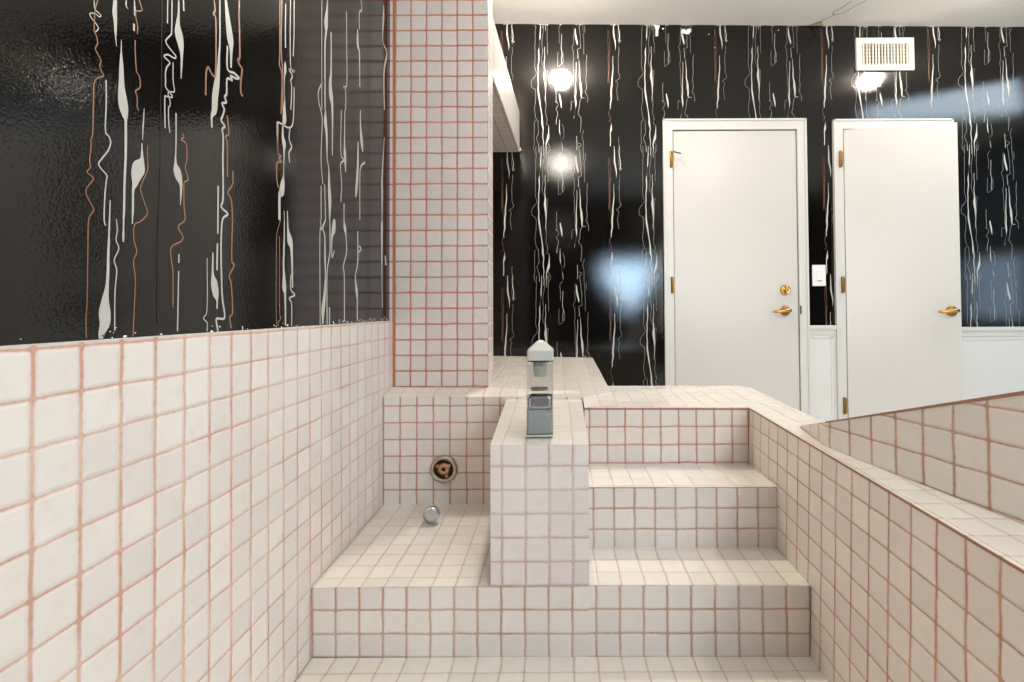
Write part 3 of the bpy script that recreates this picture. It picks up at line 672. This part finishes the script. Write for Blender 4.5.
M['sky_side'] = emitter('daylight_side', (0.50, 0.72, 1.0), WIN_SIDE)
M['sky_rear'] = emitter('daylight_rear', (0.55, 0.78, 1.0), WIN_REAR)
M['fill_rear_wide'] = emitter('fill_glow_rear_wide', (1.0, 0.93, 0.84), 6.5)  # glow of the added fill window
mb = MB()
mb.face([(XR0 + 0.4, WY0, WZ0), (XR0 + 0.4, WY1, WZ0), (XR0 + 0.4, WY1, WZ1), (XR0 + 0.4, WY0, WZ1)], 'sky_side')
w1 = tag(mb.build('window_1'), 'large side window full of blue daylight', 'window', None, 'structure')
mb = MB()
for a, b in (((XR0 - 0.3, WY0 - 0.8, WZ0 - 0.8), (XR0 + 0.5, WY1 + 0.8, WZ0)), ((XR0 - 0.3, WY0 - 0.8, WZ1), (XR0 + 0.5, WY1 + 0.8, WZ1 + 0.8)),
             ((XR0 - 0.3, WY0 - 0.8, WZ0), (XR0 + 0.5, WY0, WZ1)), ((XR0 - 0.3, WY1, WZ0), (XR0 + 0.5, WY1 + 0.8, WZ1)),
             ((XR0 - 0.1, 15.0, WZ0), (XR0 + 0.5, 15.5, WZ1))):
    mb.box(a, b, 'white_paint')
mb.build('window_frame', w1)
GAP = [(11.8, 12.4), (25.0, 12.4), (24.6, 8.2), (22.2, 4.6), (20.0, -0.2), (17.4, -0.4), (16.4, 3.2), (12.6, 6.8)]  # pane outline cut to the shape wanted for its reflection
mb = MB()
mb.face([(x, YF - 0.45, z) for x, z in GAP], 'sky_rear')
w2 = tag(mb.build('window_2'), 'small window of blue daylight between added drapes that shape its reflection, behind the viewpoint', 'window', None, 'structure')
mb = MB()  # unseen drapes added to narrow the window's reflection to a wedge
mid = (18.5, 5.0)
out = [(RX0, RZ1), (RX1, RZ1), (RX1, 8.2), (RX1, 4.6), (RX1, RZ0), (RX0, RZ0), (RX0, 3.2), (RX0, 6.8)]
for k_ in range(8):
    j_ = (k_ + 1) % 8
    mb.face([(GAP[k_][0], YF - 0.3, GAP[k_][1]), (GAP[j_][0], YF - 0.3, GAP[j_][1]), (out[j_][0], YF - 0.1, out[j_][1]), (out[k_][0], YF - 0.1, out[k_][1])], 'blocking_drape')
mb.build('blocking_drape', w2)
mb = MB()
for a, b in (((RX0 - 0.7, YF - 0.5, RZ0 - 0.7), (RX1 + 0.7, YF + 0.3, RZ0)), ((RX0 - 0.7, YF - 0.5, RZ1), (RX1 + 0.7, YF + 0.3, RZ1 + 0.7)),
             ((RX0 - 0.7, YF - 0.5, RZ0), (RX0, YF + 0.3, RZ1)), ((RX1, YF - 0.5, RZ0), (RX1 + 0.7, YF + 0.3, RZ1))):
    mb.box(a, b, 'black')
mb.build('window_frame', w2)

mb = MB()  # unseen window added behind the viewpoint only as fill light
mb.face([(VX0, YF - 0.4, VZ0), (VX1, YF - 0.4, VZ0), (VX1, YF - 0.4, VZ1), (VX0, YF - 0.4, VZ1)], 'fill_rear_wide')
w3 = tag(mb.build('fill_window'), 'wide window-shaped fill light added behind the viewpoint', 'window', None, 'structure')
mb = MB()
for a, b in (((VX0 - 0.7, YF - 0.5, VZ0 - 0.7), (VX1 + 0.7, YF + 0.3, VZ0)), ((VX0 - 0.7, YF - 0.5, VZ1), (VX1 + 0.7, YF + 0.3, VZ1 + 0.7)),
             ((VX0 - 0.7, YF - 0.5, VZ0), (VX0, YF + 0.3, VZ1)), ((VX1, YF - 0.5, VZ0), (VX1 + 0.7, YF + 0.3, VZ1)), ((40.4, YF - 0.5, VZ0), (41.1, YF + 0.2, VZ1))):
    mb.box(a, b, 'white_paint')
mb.build('window_frame', w3)

# skylight over the right of the room, seen only as the pale streak in the black wall
SKY = [(44.0, 29.5), (58.5, 38.5), (70.5, 27.5), (51.0, 21.5)]
M['sky_top'] = emitter('daylight_skylight', (0.70, 0.87, 1.0), 10.0)
mb = MB()
mb.face([(x, y, ceil_z(x) + 0.6) for x, y in SKY], 'sky_top')
w4 = tag(mb.build('window_4'), 'skylight over the right of the room, above the frame', 'skylight', None, 'structure')
mb = MB()
for k_ in range(4):
    a, b = SKY[k_], SKY[(k_ + 1) % 4]
    mb.face([(a[0], a[1], ceil_z(a[0])), (b[0], b[1], ceil_z(b[0])), (b[0], b[1], ceil_z(b[0]) + 0.6), (a[0], a[1], ceil_z(a[0]) + 0.6)], 'white_paint')
mb.build('skylight_curb', w4)
mb = MB()
RECT = [(XL, YF), (XL, YB + 0.2), (XR0, YB + 0.2), (XR0, YF)]
for k_, (c_, d_) in enumerate(((0, 1), (1, 2), (2, 3), (3, 0))):
    q4 = [RECT[c_], RECT[d_], SKY[d_], SKY[c_]]
    mb.face([(x, y, ceil_z(x)) for x, y in q4], 'ceiling')
# a stain and a curl of peeling paint where the ceiling meets the far wall
cz = lambda x: ceil_z(x) - 0.02
mb.face([(x, y, cz(x)) for x, y in ((25.7, 49.95), (26.4, 49.7), (26.7, 49.3), (27.0, 49.15), (27.3, 49.4), (27.4, 49.75), (28.0, 49.95))], 'peel')
mb.face([(x, y, cz(x) - 0.01) for x, y in ((26.2, 49.8), (26.7, 49.3), (26.95, 49.1), (27.05, 49.4), (26.7, 49.75))], 'stain')
for pts in ([(27.0, 49.2), (27.3, 48.8), (27.6, 48.4), (27.7, 48.1)], [(27.7, 48.1), (27.5, 47.9), (27.4, 47.6), (27.7, 47.2), (27.9, 46.6), (28.1, 45.9)],
            [(27.7, 48.1), (28.2, 47.95), (28.6, 47.6), (28.8, 47.0), (29.1, 46.4), (29.5, 45.9)]):
    P = [(a, b, 0.09) for a, b in pts]
    ribbon(mb, spline(P, 4), 'stain', lambda u, v: (u, v, cz(u)))
tag(mb.build('ceiling'), 'pale ceiling with a brown peeling stain by the far wall', 'ceiling', None, 'structure')

mb = MB()
mb.face([(XL, YF, FL), (XR0, YF, FL), (XR0, YB + 12, FL), (XL, YB + 12, FL)], 'floor')
tag(mb.build('floor'), 'plain beige floor around the raised bath', 'floor', None, 'structure')

# tiled column left of the bath, and the tiled soffit it carries
mb = MB()
c0, c1, cy0, cy1, cz0 = -10.74, -4.43, 31.31, 33.7, -5.05
top = ceil_z(-7)
mb.tiles([(c0, cy0, cz0), (c1, cy0, cz0), (c1 + 0.02, cy0, top), (c0 - 0.1, cy0, top)], 'tile_column', (0, 2), (-10.403, -4.88))
mb.tiles([(c1, cy0, cz0), (c1, cy1, cz0), (c1, cy1, top), (c1 + 0.02, cy0, top)], 'tile_pedestal', (1, 2), (cy0 + 0.9, -4.88))
mb.tiles([(c0, cy1, cz0), (c1, cy1, cz0), (c1, cy1, top), (c0, cy1, top)], 'tile_column', (0, 2), (-10.403, -4.88))
mb.face([(-10.54, cy0 - 0.012, -4.86), (-10.38, cy0 - 0.012, -4.86), (-10.44, cy0 - 0.012, top), (-10.6, cy0 - 0.012, top)], 'grout_orange')
tag(mb.build('wall_divider'), 'tall tiled column with terracotta grout left of the spout', 'column', None, 'structure')
mb = MB()
sx = lambda y: -3.81 - 0.038 * (YB - y)
mb.tiles([(XL, cy1, 16.35), (sx(cy1), cy1, 16.35), (sx(49.99), 49.99, 16.24), (XL, 49.99, 16.24)], 'tile_panel', (0, 1), (-5.0, 50.2), 0, 50, 0.038)
mb.face([(sx(cy1), cy1, 16.35), (sx(49.99), 49.99, 16.24), (sx(49.99), 49.99, 20.39), (sx(cy1), cy1, 20.5)], 'soffit_paint')
mb.face([(XL, cy1, 20.5), (sx(cy1), cy1, 20.5), (sx(49.99), 49.99, 20.39), (XL, 49.99, 20.39)], 'soffit_paint')
mb.face([(sx(49.9) - 0.25, 49.7, 16.2), (sx(49.9) + 0.2, 49.7, 16.3), (sx(49.9) + 0.12, 49.95, 16.75), (sx(49.9), 49.95, 16.3)], 'caulk')
tag(mb.build('trim_1'), 'white soffit with tiled underside running from column to far wall', 'soffit', None, 'structure')

# ------------------------------------------------------------------ the raised tiled bath
tub = tag(empty('tiled_bathtub', (0, 24, -14.58)), 'built-in bath of small white tiles with pink grout and corner steps', 'bathtub')
mb = MB()
A = [(-10.50, 29.48, -5.18), (-4.4, 29.48, -5.21), (1.5, 29.48, -5.25)]
P = [(-10.50, 31.31, -4.88), (-4.43, 31.31, -4.94), (3.40, 31.31, -5.26)]
L = [(-10.50, 49.97, -4.6), (-4.4, 49.97, -4.72), (3.56, 49.97, -4.9)]
D0, D1, D2, D3 = (3.46, 34.5, -5.37), (12.55, 34.35, -5.37), (13.2, 33.4, -5.38), (13.25, 4.0, deck_z(4))
C0, C1 = (1.5, 27.578, -5.5), (10.75, 27.578, deck_z(27.578))
E0 = (10.75, 2.0, deck_z(2))
E1 = (13.25, 2.0, deck_z(2))
g = (2.42, 0.3)
for f in ([A[0], A[1], P[1], P[0]], [A[1], A[2], P[2], P[1]], [P[0], P[1], L[1], L[0]], [P[1], P[2], D0, L[2], L[1]],
          [A[2], C0, C1, D1, D0, P[2]], [C1, D2, D1]):
    mb.tiles(f, 'tile_deck', (0, 1), g)
mb.tiles([C1, E0, E1, D2], 'tile_deck', (0, 1), (10.9, 26.016))
mb.tiles([D0, L[2], (3.56, 49.97, FL), (3.46, 34.5, FL)], 'tile_riser', (1, 2))
mb.tiles([D1, D0, (3.46, 34.5, FL), (12.55, 34.35, FL)], 'tile_riser', (0, 2))
mb.tiles([D2, D1, (12.55, 34.35, FL), (13.2, 33.4, FL)], 'tile_riser', (0, 2))
mb.tiles([E1, D2, (13.2, 33.4, FL), (13.25, 2.0, FL)], 'tile_riser', (1, 2))
deck = mb.build('deck', tub)
mb = MB()
mb.tiles([(-10.44, 29.48, -11.9), (1.5, 29.48, -11.9), A[2], A[1], A[0]], 'tile_panel', (0, 2), (-9.469, -5.734))
mb.tiles([A[2], C0, (1.5, 27.578, -9), (1.5, 29.48, -9)], 'tile_panel', (1, 2))
mb.tiles([C0, (1.5, 27.578, -9.2), (10.75, 27.578, -9.2), C1], 'tile_panel', (0, 2), (1.766, -6.593))
mb.tiles([(1.5, 27.565, -5.62), (10.74, 27.565, -5.69), (10.74, 27.565, -5.60), (1.5, 27.565, -5.53)], 'grout_edge', (0, 2))
mb.tiles([(10.64, 27.56, -8.7), (10.74, 27.56, -8.7), (10.74, 27.56, -5.6), (10.64, 27.56, -5.6)], 'grout_edge', (0, 2))
mb.build('back_panel', tub)
mb = MB()
mb.tiles([(10.5, 27.578, -14.7), (10.5, 2.0, -14.7), E0, C1], 'tile_right', (1, 2), (26.016, -6.5385), 0.0318, 26.016)
mb.face([(10.738, 27.5, deck_z(27.5) - 0.1), (10.738, 2, deck_z(2) - 0.1), (10.738, 2, deck_z(2) - 0.02), (10.738, 27.5, deck_z(27.5) - 0.02)], 'grout_edge')
mb.face([(10.49, 20.80, -14.5), (10.49, 20.70, -14.5), (10.57, 20.72, -11.7), (10.57, 20.82, -11.7)], 'grout_edge')
mb.build('side_wall', tub)
mb = MB()
BY = 20.87
mb.tiles([(-10.44, BY, -11.67), (-2.88, BY, -11.66), (-2.88, 29.48, -11.6), (-10.44, 29.48, -11.57)], 'tile_flat', (0, 1), (-9.38, 22.6))
mb.tiles([(-10.42, BY + 0.09, -14.7), (1.28, BY, -14.66), (1.28, BY, -11.63), (-10.44, BY + 0.05, -11.67)], 'tile_riser', (0, 2), (-9.43, -12.65))
mb.build('bench', tub)
mb = MB()
mb.tiles([(1.28, BY, -11.63), (10.75, BY - 0.05, -11.66), (10.75, 24.0, -11.6), (1.28, 24.0, -11.56)], 'tile_flat', (0, 1), (-9.33, 21.88))
mb.tiles([(1.28, BY, -14.66), (10.75, BY - 0.09, -14.62), (10.75, BY - 0.05, -11.66), (1.28, BY, -11.63)], 'tile_riser', (0, 2), (-9.43, -12.62))
mb.build('step', tub)
mb = MB()
mb.tiles([(1.28, 24.0, -8.64), (10.75, 24.0, -8.68), (10.75, 27.58, -8.70), (1.28, 27.58, -8.63)], 'tile_flat', (0, 1), (1.711, 25.3))
mb.tiles([(1.28, 24.0, -11.6), (10.75, 24.0, -11.6), (10.75, 24.0, -8.68), (1.28, 24.0, -8.64)], 'tile_riser', (0, 2), (1.711, -9.6817))
mb.build('step', tub)
mb = MB()
px0, px1, pz = -2.87, 1.29, -5.72
mb.tiles([(px0, 20.86, -11.65), (px1, 20.86, -11.65), (px1, 20.86, pz), (px0, 20.86, pz)], 'tile_pedestal', (0, 2), (-1.39, -6.63))
mb.tiles([(px0, 20.86, pz), (px1, 20.86, pz), (1.44, 29.47, -5.40), (-3.08, 29.47, -5.36)], 'tile_flat', (0, 1), (-1.39, 21.9))
mb.tiles([(px1, 20.86, -11.7), (px1, 29.47, -11.7), (1.44, 29.47, -5.40), (px1, 20.86, pz)], 'tile_pedestal', (1, 2), (21.9, -6.63))
mb.tiles([(px0, 20.86, -11.7), (px0, 29.47, -11.7), (-3.08, 29.47, -5.36), (px0, 20.86, pz)], 'tile_pedestal', (1, 2), (21.9, -6.63))
mb.build('pedestal', tub)
mb = MB()
mb.tiles([(-10.42, YF + 0.1, -14.6), (10.75, YF + 0.1, -14.6), (10.75, 20.9, -14.58), (-10.42, 20.9, -14.62)], 'tile_flat', (0, 1), (-9.4, 20.0))
mb.build('basin_floor', tub)

# the sloping tiled wing wall on the right-hand deck
mb = MB()
wx = lambda y: 16.251 - 0.248 * y
wt = lambda y: 2.436 - 0.349 * y
ya, yb = 20.5, 4.0
fa, fb = (wx(ya), ya), (wx(yb), yb)
th = 1.8
base_a, base_b = deck_z(ya) + 0.01, deck_z(yb) + 0.01
k = math.hypot(1, 0.248)


def wing_uv(p):
    return ((p[1] - 18.36) * k, p[2] + 4.9)


def wing_face(pts, m):
    mb.face(pts, m, [wing_uv(p) for p in pts])


F = [(fa[0], ya, base_a), (fb[0], yb, base_b), (fb[0], yb, wt(yb)), (fa[0], ya, wt(ya))]
G = [(p[0] + th, p[1], p[2]) for p in F]
wing_face(F, 'tile_right')
wing_face(G, 'tile_right')
mb.tiles([F[3], F[2], G[2], G[3]], 'tile_right', (0, 1), (fa[0], 18.36))
tip = (11.57, 23.55, deck_z(23.55) + 0.05)
tipg = (11.57 + 0.9, 23.55, deck_z(23.55) + 0.05)
wing_face([F[0], F[3], tip], 'tile_right')
mb.tiles([F[3], G[3], tipg, tip], 'tile_right', (0, 1), (fa[0], 18.36))
mb.face([G[0], G[3], tipg], 'tile_right')
e = 0.012
cap = [(fb[0] - e, yb, wt(yb) - 0.2), (fb[0] - e, yb, wt(yb)), (fa[0] - e, ya, wt(ya)), (fa[0] - e, ya, wt(ya) - 0.06)]
mb.face(cap, 'grout_edge')
mb.tiles([F[1], F[2], G[2], G[1]], 'tile_right', (0, 2))
tag(mb.build('wall_wing'), 'low tiled wall with a sloping top rising along the right deck', 'wall', None, 'structure')

# ------------------------------------------------------------------ doors
def lever(parent, x, y, z, rot=0.0, piv=(0, 0), reach=1.42, name='lever_handle'):
    mb = MB()
    mb.lathe([(0.0, -0.02), (0.50, -0.02), (0.52, -0.05), (0.48, -0.12), (0.34, -0.16), (0.22, -0.2), (0.2, -0.7), (0.0, -0.72)], 'brass_old', (x, y, z), 'y', 24, rot, piv, False)
    o = mb.build(name, parent)
    bm_ = MB()
    a = [(x + 0.28, y - 0.66, z + 0.02), (x, y - 0.72, z + 0.06), (x - 0.4, y - 0.74, z + 0.02), (x - reach * 0.75, y - 0.72, z - 0.07), (x - reach, y - 0.66, z - 0.05)]
    c, q = math.cos(rot), math.sin(rot)
    a = [(piv[0] + (p[0] - piv[0]) * c - (p[1] - piv[1]) * q, piv[1] + (p[0] - piv[0]) * q + (p[1] - piv[1]) * c, p[2]) for p in a]
    bm_.tube(a, [0.17, 0.2, 0.17, 0.16, 0.13], 'brass', 12)
    bm_.build('lever', o)
    return o


def hinge(parent, x, y, z, mat='brass_old'):
    mb = MB()
    mb.lathe([(0.0, -0.85), (0.1, -0.85), (0.13, -0.8), (0.13, 0.8), (0.1, 0.85), (0.0, 0.85)], mat, (x, y, z), 'z', 12, 0, (0, 0), False)
    mb.box((x - 0.02, y - 0.04, z - 0.75), (x + 0.22, y + 0.02, z + 0.75), mat)
    return mb.build('hinge', parent)


d1 = tag(empty('door_1', (18.3, YB - 0.2, FL)), 'closed white door with brass lever and deadbolt, nearest the bath', 'door', None, 'structure')
mb = MB()
mb.box((11.95, YB - 0.16, FL + 0.1), (24.56, YB + 0.05, 18.29), 'white_door', bevel=0.04)
mb.build('door_leaf', d1)
mb = MB()
o, i_, b_, ot, it = (10.92, 25.57), (11.88, 24.63), FL, 19.46, 18.37


def casing(mb, xo0, xi0, xi1, xo1, ot, it, right_to=None):
    t0, t1 = YB - 0.3, YB + 0.02
    mb.prism([(xo0, FL), (xi0, FL), (xi0, it), (xo0, ot)], 'white_paint', t0, t1)
    mb.prism([(xi1, FL), (xo1, FL), (xo1, ot), (xi1, it)], 'white_paint', t0, t1)
    mb.prism([(xo0, ot), (xi0, it), (xi1, it), (xo1, ot)], 'white_paint', t0, t1)
    # raised outer bead
    mb.box((xo0 - 0.02, t0 - 0.09, FL), (xo0 + 0.18, t0 + 0.05, ot + 0.02), 'white_paint', bevel=0.03)
    mb.box((xo1 - 0.18, t0 - 0.09, FL), (xo1 + 0.02, t0 + 0.05, ot + 0.02), 'white_paint', bevel=0.03)
    mb.box((xo0 - 0.02, t0 - 0.09, ot - 0.18), (xo1 + 0.02, t0 + 0.05, ot + 0.02), 'white_paint', bevel=0.03)


casing(mb, o[0], i_[0], i_[1], o[1], ot, it)
mb.build('door_casing', d1)
mb = MB()  # dark sheet painting the shadow line between leaf and casing
mb.box((11.88, YB - 0.06, FL), (24.63, YB - 0.02, 18.37), 'dark')
mb.build('door_gap_shade', d1)
hinge(d1, 11.68, YB - 0.32, 15.3)
hinge(d1, 11.68, YB - 0.32, 2.45)
hinge(d1, 11.68, YB - 0.32, -11.0)
lever(d1, 23.2, YB - 0.16, -0.22)
mb = MB()
mb.lathe([(0.0, -0.0), (0.52, -0.0), (0.54, -0.05), (0.48, -0.14), (0.36, -0.2), (0.30, -0.12), (0.2, -0.12), (0.19, -0.3), (0.0, -0.32)], 'brass', (23.25, YB - 0.16, 1.9), 'y', 24, 0, (0, 0), False)
mb.box((23.18, YB - 0.6, 1.6), (23.32, YB - 0.35, 2.2), 'brass', bevel=0.03)
mb.build('deadbolt', d1)
mb = MB()
mb.box((24.66, YB - 0.35, -0.55), (24.80, YB - 0.28, 0.28), 'black')
mb.build('strike_plate', d1)
# the thin bent wire of a stop pinned to the upper hinge
mb = MB()
mb.tube([(11.85, YB - 0.5, 16.05), (12.1, YB - 0.55, 15.98), (12.65, YB - 0.6, 15.82)], 0.06, 'black', 6)
mb.tube([(12.0, YB - 0.5, 15.7), (12.5, YB - 0.55, 15.3), (12.95, YB - 0.55, 14.8), (12.7, YB - 0.5, 14.35), (12.2, YB - 0.45, 14.2)], 0.035, 'cream', 6)
mb.build('hinge_stop', d1)

d2 = tag(empty('door_2', (34.6, YB - 0.2, FL)), 'white door standing slightly ajar with brass lever, right of the light switch', 'door', None, 'structure')
mb = MB()
casing(mb, 28.36, 29.31, 39.7, 40.62, 19.36, 18.38)
mb.build('door_casing', d2)
rot2 = -0.18
pv = (29.36, YB - 0.34)
mb = MB()
mb.box((29.36, YB - 0.34, FL + 0.15), (29.36 + 10.3, YB - 0.34 + 0.55, 18.28), 'white_door', rot2, pv, 0.04)
mb.build('door_leaf', d2)
for z in (15.25, 2.4, -9.85):
    hinge(d2, 28.98, YB - 0.38, z)
lever(d2, 38.8, YB - 0.34, -0.32, rot2, pv)
mb = MB()
mb.box((39.64, YB - 0.2, -0.5), (39.71, YB + 0.05, 0.1), 'brass', rot2, pv)
mb.build('latch', d2)

# ------------------------------------------------------------------ things on the walls
vent = tag(empty('air_vent', (33.87, YB, 26.1)), 'cream air vent grille high on the black wall above the second door', 'vent')
mb = MB()
vx0, vx1, vz0, vz1 = 30.9, 36.84, 24.46, 27.83
fw = 0.58
for a, b in (((vx0, vz0), (vx1, vz0 + fw)), ((vx0, vz1 - fw), (vx1, vz1)), ((vx0, vz0 + fw), (vx0 + fw, vz1 - fw)), ((vx1 - fw, vz0 + fw), (vx1, vz1 - fw))):
    mb.box((a[0], YB - 0.24, a[1]), (b[0], YB - 0.0, b[1]), 'cream', bevel=0.03)
mb.build('frame', vent)
mb = MB()
mb.box((vx0 + 0.4, YB - 0.035, vz0 + 0.4), (vx1 - 0.4, YB - 0.015, vz1 - 0.4), 'vent_back')
mb.build('backing', vent)
for k in range(15):
    x = vx0 + fw + (k + 0.55) * (vx1 - vx0 - 2 * fw) / 15
    mb = MB()
    mb.box((x - 0.085, YB - 0.22, vz0 + fw), (x + 0.065, YB - 0.09, vz1 - fw), 'vent_blade', 0.35 * math.sin(k * 2.3), (x, YB - 0.14))
    mb.build('louver', vent)
for k in range(6):
    z = vz0 + fw + (k + 0.5) * (vz1 - vz0 - 2 * fw) / 6
    mb = MB()
    mb.box((vx0 + fw, YB - 0.085, z - 0.035), (vx1 - fw, YB - 0.045, z + 0.035), 'vent_blade')
    mb.build('cross_bar', vent)

sw = tag(empty('light_switch', (26.76, YB, 3.37)), 'white rocker light switch on the black strip between the two doors', 'switch')
mb = MB()
mb.box((26.07, YB - 0.1, 2.29), (27.45, YB, 4.45), 'switch', bevel=0.05)
mb.build('plate', sw)
mb = MB()
mb.box((26.5, YB - 0.15, 2.75), (27.02, YB - 0.09, 3.95), 'switch', bevel=0.03)
mb.box((26.55, YB - 0.17, 2.78), (26.97, YB - 0.14, 2.86), 'vent_back')
mb.build('rocker', sw)

# ------------------------------------------------------------------ bath fittings
fc = tag(empty('tub_spout', (-0.77, 21.6, -5.68)), 'clear and chrome column spout standing on the tiled pedestal', 'faucet')
fy, fw2 = 21.7, 0.585
mb = MB()
mb.box((-0.82 - fw2 - 0.03, fy - 0.03, -5.61), (-0.82 + fw2 + 0.03, fy + 1.25, -5.52), 'satin', bevel=0.04)
mb.build('base_plate', fc)
mb = MB()
mb.box((-0.80 - fw2, fy, -5.55), (-0.80 + fw2, fy + 1.2, -2.32), 'acrylic', bevel=0.09)
mb.build('clear_body', fc)
mb = MB()
mb.box((-0.80 - 0.52, fy + 0.08, -5.50), (-0.80 + 0.52, fy + 1.12, -4.42), 'spotted', bevel=0.08)
mb.build('inner_block', fc)
mb = MB()
mb.box((-0.80 - 0.51, fy + 0.09, -4.41), (-0.80 + 0.51, fy + 1.11, -3.82), 'chrome', bevel=0.12)
mb.build('collar', fc)
mb = MB()
mb.lathe([(0.0, -3.62), (0.36, -3.62), (0.40, -3.58), (0.40, -3.5), (0.0, -3.5)], 'nickel', (-0.84, fy + 0.6, 0), 'z', 24, 0, (0, 0), False)
mb.build('disc', fc)
mb = MB()
mb.lathe([(0.0, -3.0), (0.24, -3.0), (0.27, -2.95), (0.32, -2.6), (0.32, -2.40), (0.0, -2.40)], 'cream', (-0.80, fy + 0.62, 0), 'z', 24, 0, (0, 0), False)
mb.build('cup', fc)
mb = MB()
mb.box((-0.78 - fw2 * 0.7, fy + 0.05, -2.33), (-0.78 + fw2 * 0.7, fy + 1.15, -2.24), 'black')
mb.build('joint', fc)
mb = MB()
hw = fw2
x0 = -0.77
bm = bmesh.new()
rings = []
for s_, z in ((1.0, -2.25), (1.0, -1.84), (0.96, -1.79), (0.30, -1.44), (0.12, -1.39), (0.04, -1.375)):
    rings.append([bm.verts.new((x0 + hw * s_ * sxx * cc, fy + 0.6 + 0.6 * s_ * syy * cc, z)) for sxx, syy, cc in ((-1, -0.9, 1), (-0.9, -1, 1), (0.9, -1, 1), (1, -0.9, 1), (1, 0.9, 1), (0.9, 1, 1), (-0.9, 1, 1), (-1, 0.9, 1))])
for a, b in zip(rings, rings[1:]):
    for k_ in range(8):
        bm.faces.new((a[k_], a[(k_ + 1) % 8], b[(k_ + 1) % 8], b[k_]))
bm.faces.new(rings[0])
bm.faces.new(rings[-1])
bmesh.ops.recalc_face_normals(bm, faces=bm.faces[:])
mb.add_bm(bm, 'satin', 0, (0, 0), False)
mb.build('cap', fc)

jet = tag(empty('jet_fitting', (-6.83, 29.4, -9.5)), 'round open metal jet socket in the tiles below the column', 'jet')
J = (-6.83, 29.47, -9.5)
mb = MB()
mb.lathe([(0.55, 0.0), (0.82, 0.0), (0.83, -0.08), (0.78, -0.16), (0.68, -0.2), (0.60, -0.18), (0.55, -0.08), (0.54, 0.0)], 'nickel', J, 'y', 40, 0, (0, 0), False)
mb.build('flange', jet)
mb = MB()  # flat dark disc painted for the shade inside the open hole
mb.lathe([(0.0, -0.02), (0.56, -0.02), (0.56, -0.06), (0.0, -0.06)], 'dark', J, 'y', 32, 0, (0, 0), False)
mb.build('socket', jet)
mb = MB()
mb.lathe([(0.11, -0.06), (0.36, -0.06), (0.38, -0.12), (0.30, -0.2), (0.15, -0.22), (0.11, -0.18), (0.11, -0.07)], 'copper_pipe', (J[0] + 0.02, J[1], J[2] + 0.03), 'y', 28, 0, (0, 0), False)
for a in (0.6, 2.6, 5.2):
    x, z = J[0] + 0.42 * math.cos(a), J[2] + 0.42 * math.sin(a)
    mb.box((x - 0.09, J[1] - 0.2, z - 0.09), (x + 0.09, J[1] - 0.05, z + 0.09), 'copper_pipe', bevel=0.03)
mb.build('nozzle', jet)

kb = tag(empty('jet_cover', (-6.98, 27.0, -11.63)), 'small round chrome cap lying loose on the tiled bench below the jet', 'cap')
K = (-6.90, 26.65, -11.11)
mb = MB()
mb.lathe([(0.0, -0.02), (0.33, -0.02), (0.36, 0.0), (0.37, 0.06)], 'knob_face', K, 'y', 32, 0, (0, 0), False)
mb.build('face', kb)
mb = MB()
mb.lathe([(0.36, -0.05), (0.42, -0.05), (0.46, 0.05), (0.46, 0.3), (0.38, 0.5), (0.2, 0.6), (0.0, 0.61)], 'chrome', K, 'y', 36, 0, (0, 0), False)
mb.build('rim', kb)

# ------------------------------------------------------------------ ceiling lamps (above the frame), the last two added as fill
for n_, (x, y, g_, br) in enumerate(LAMPS):
    z = ceil_z(x)
    lt = tag(empty('ceiling_or_fill_light', (x, y, z)), 'round ceiling lamp above the frame; last two of the set are added fill', 'lamp', 'round ceiling lamps')
    mb = MB()
    q = br / 0.95
    mb.lathe([(q * a_, b_) for a_, b_ in ((0.95, 0.0), (1.5, 0.0), (1.5, -0.12), (1.2, -0.25), (1.0, -0.2), (0.95, 0.0))], 'lamp_trim', (x, y, z), 'z', 32, 0, (0, 0), False)
    mb.build('trim_ring', lt)
    nm = 'bulb_glow_%d' % n_
    M[nm] = emitter(nm, (1.0, 0.90, 0.79), LAMP_POWER * g_)
    mb = MB()
    mb.lathe([(q * a_, q * b_) for a_, b_ in ((0.0, -1.25), (0.35, -1.2), (0.66, -1.02), (0.88, -0.7), (0.95, -0.35), (0.92, 0.0))], nm, (x, y, z), 'z', 24, 0, (0, 0), False)
    mb.build('bulb', lt)
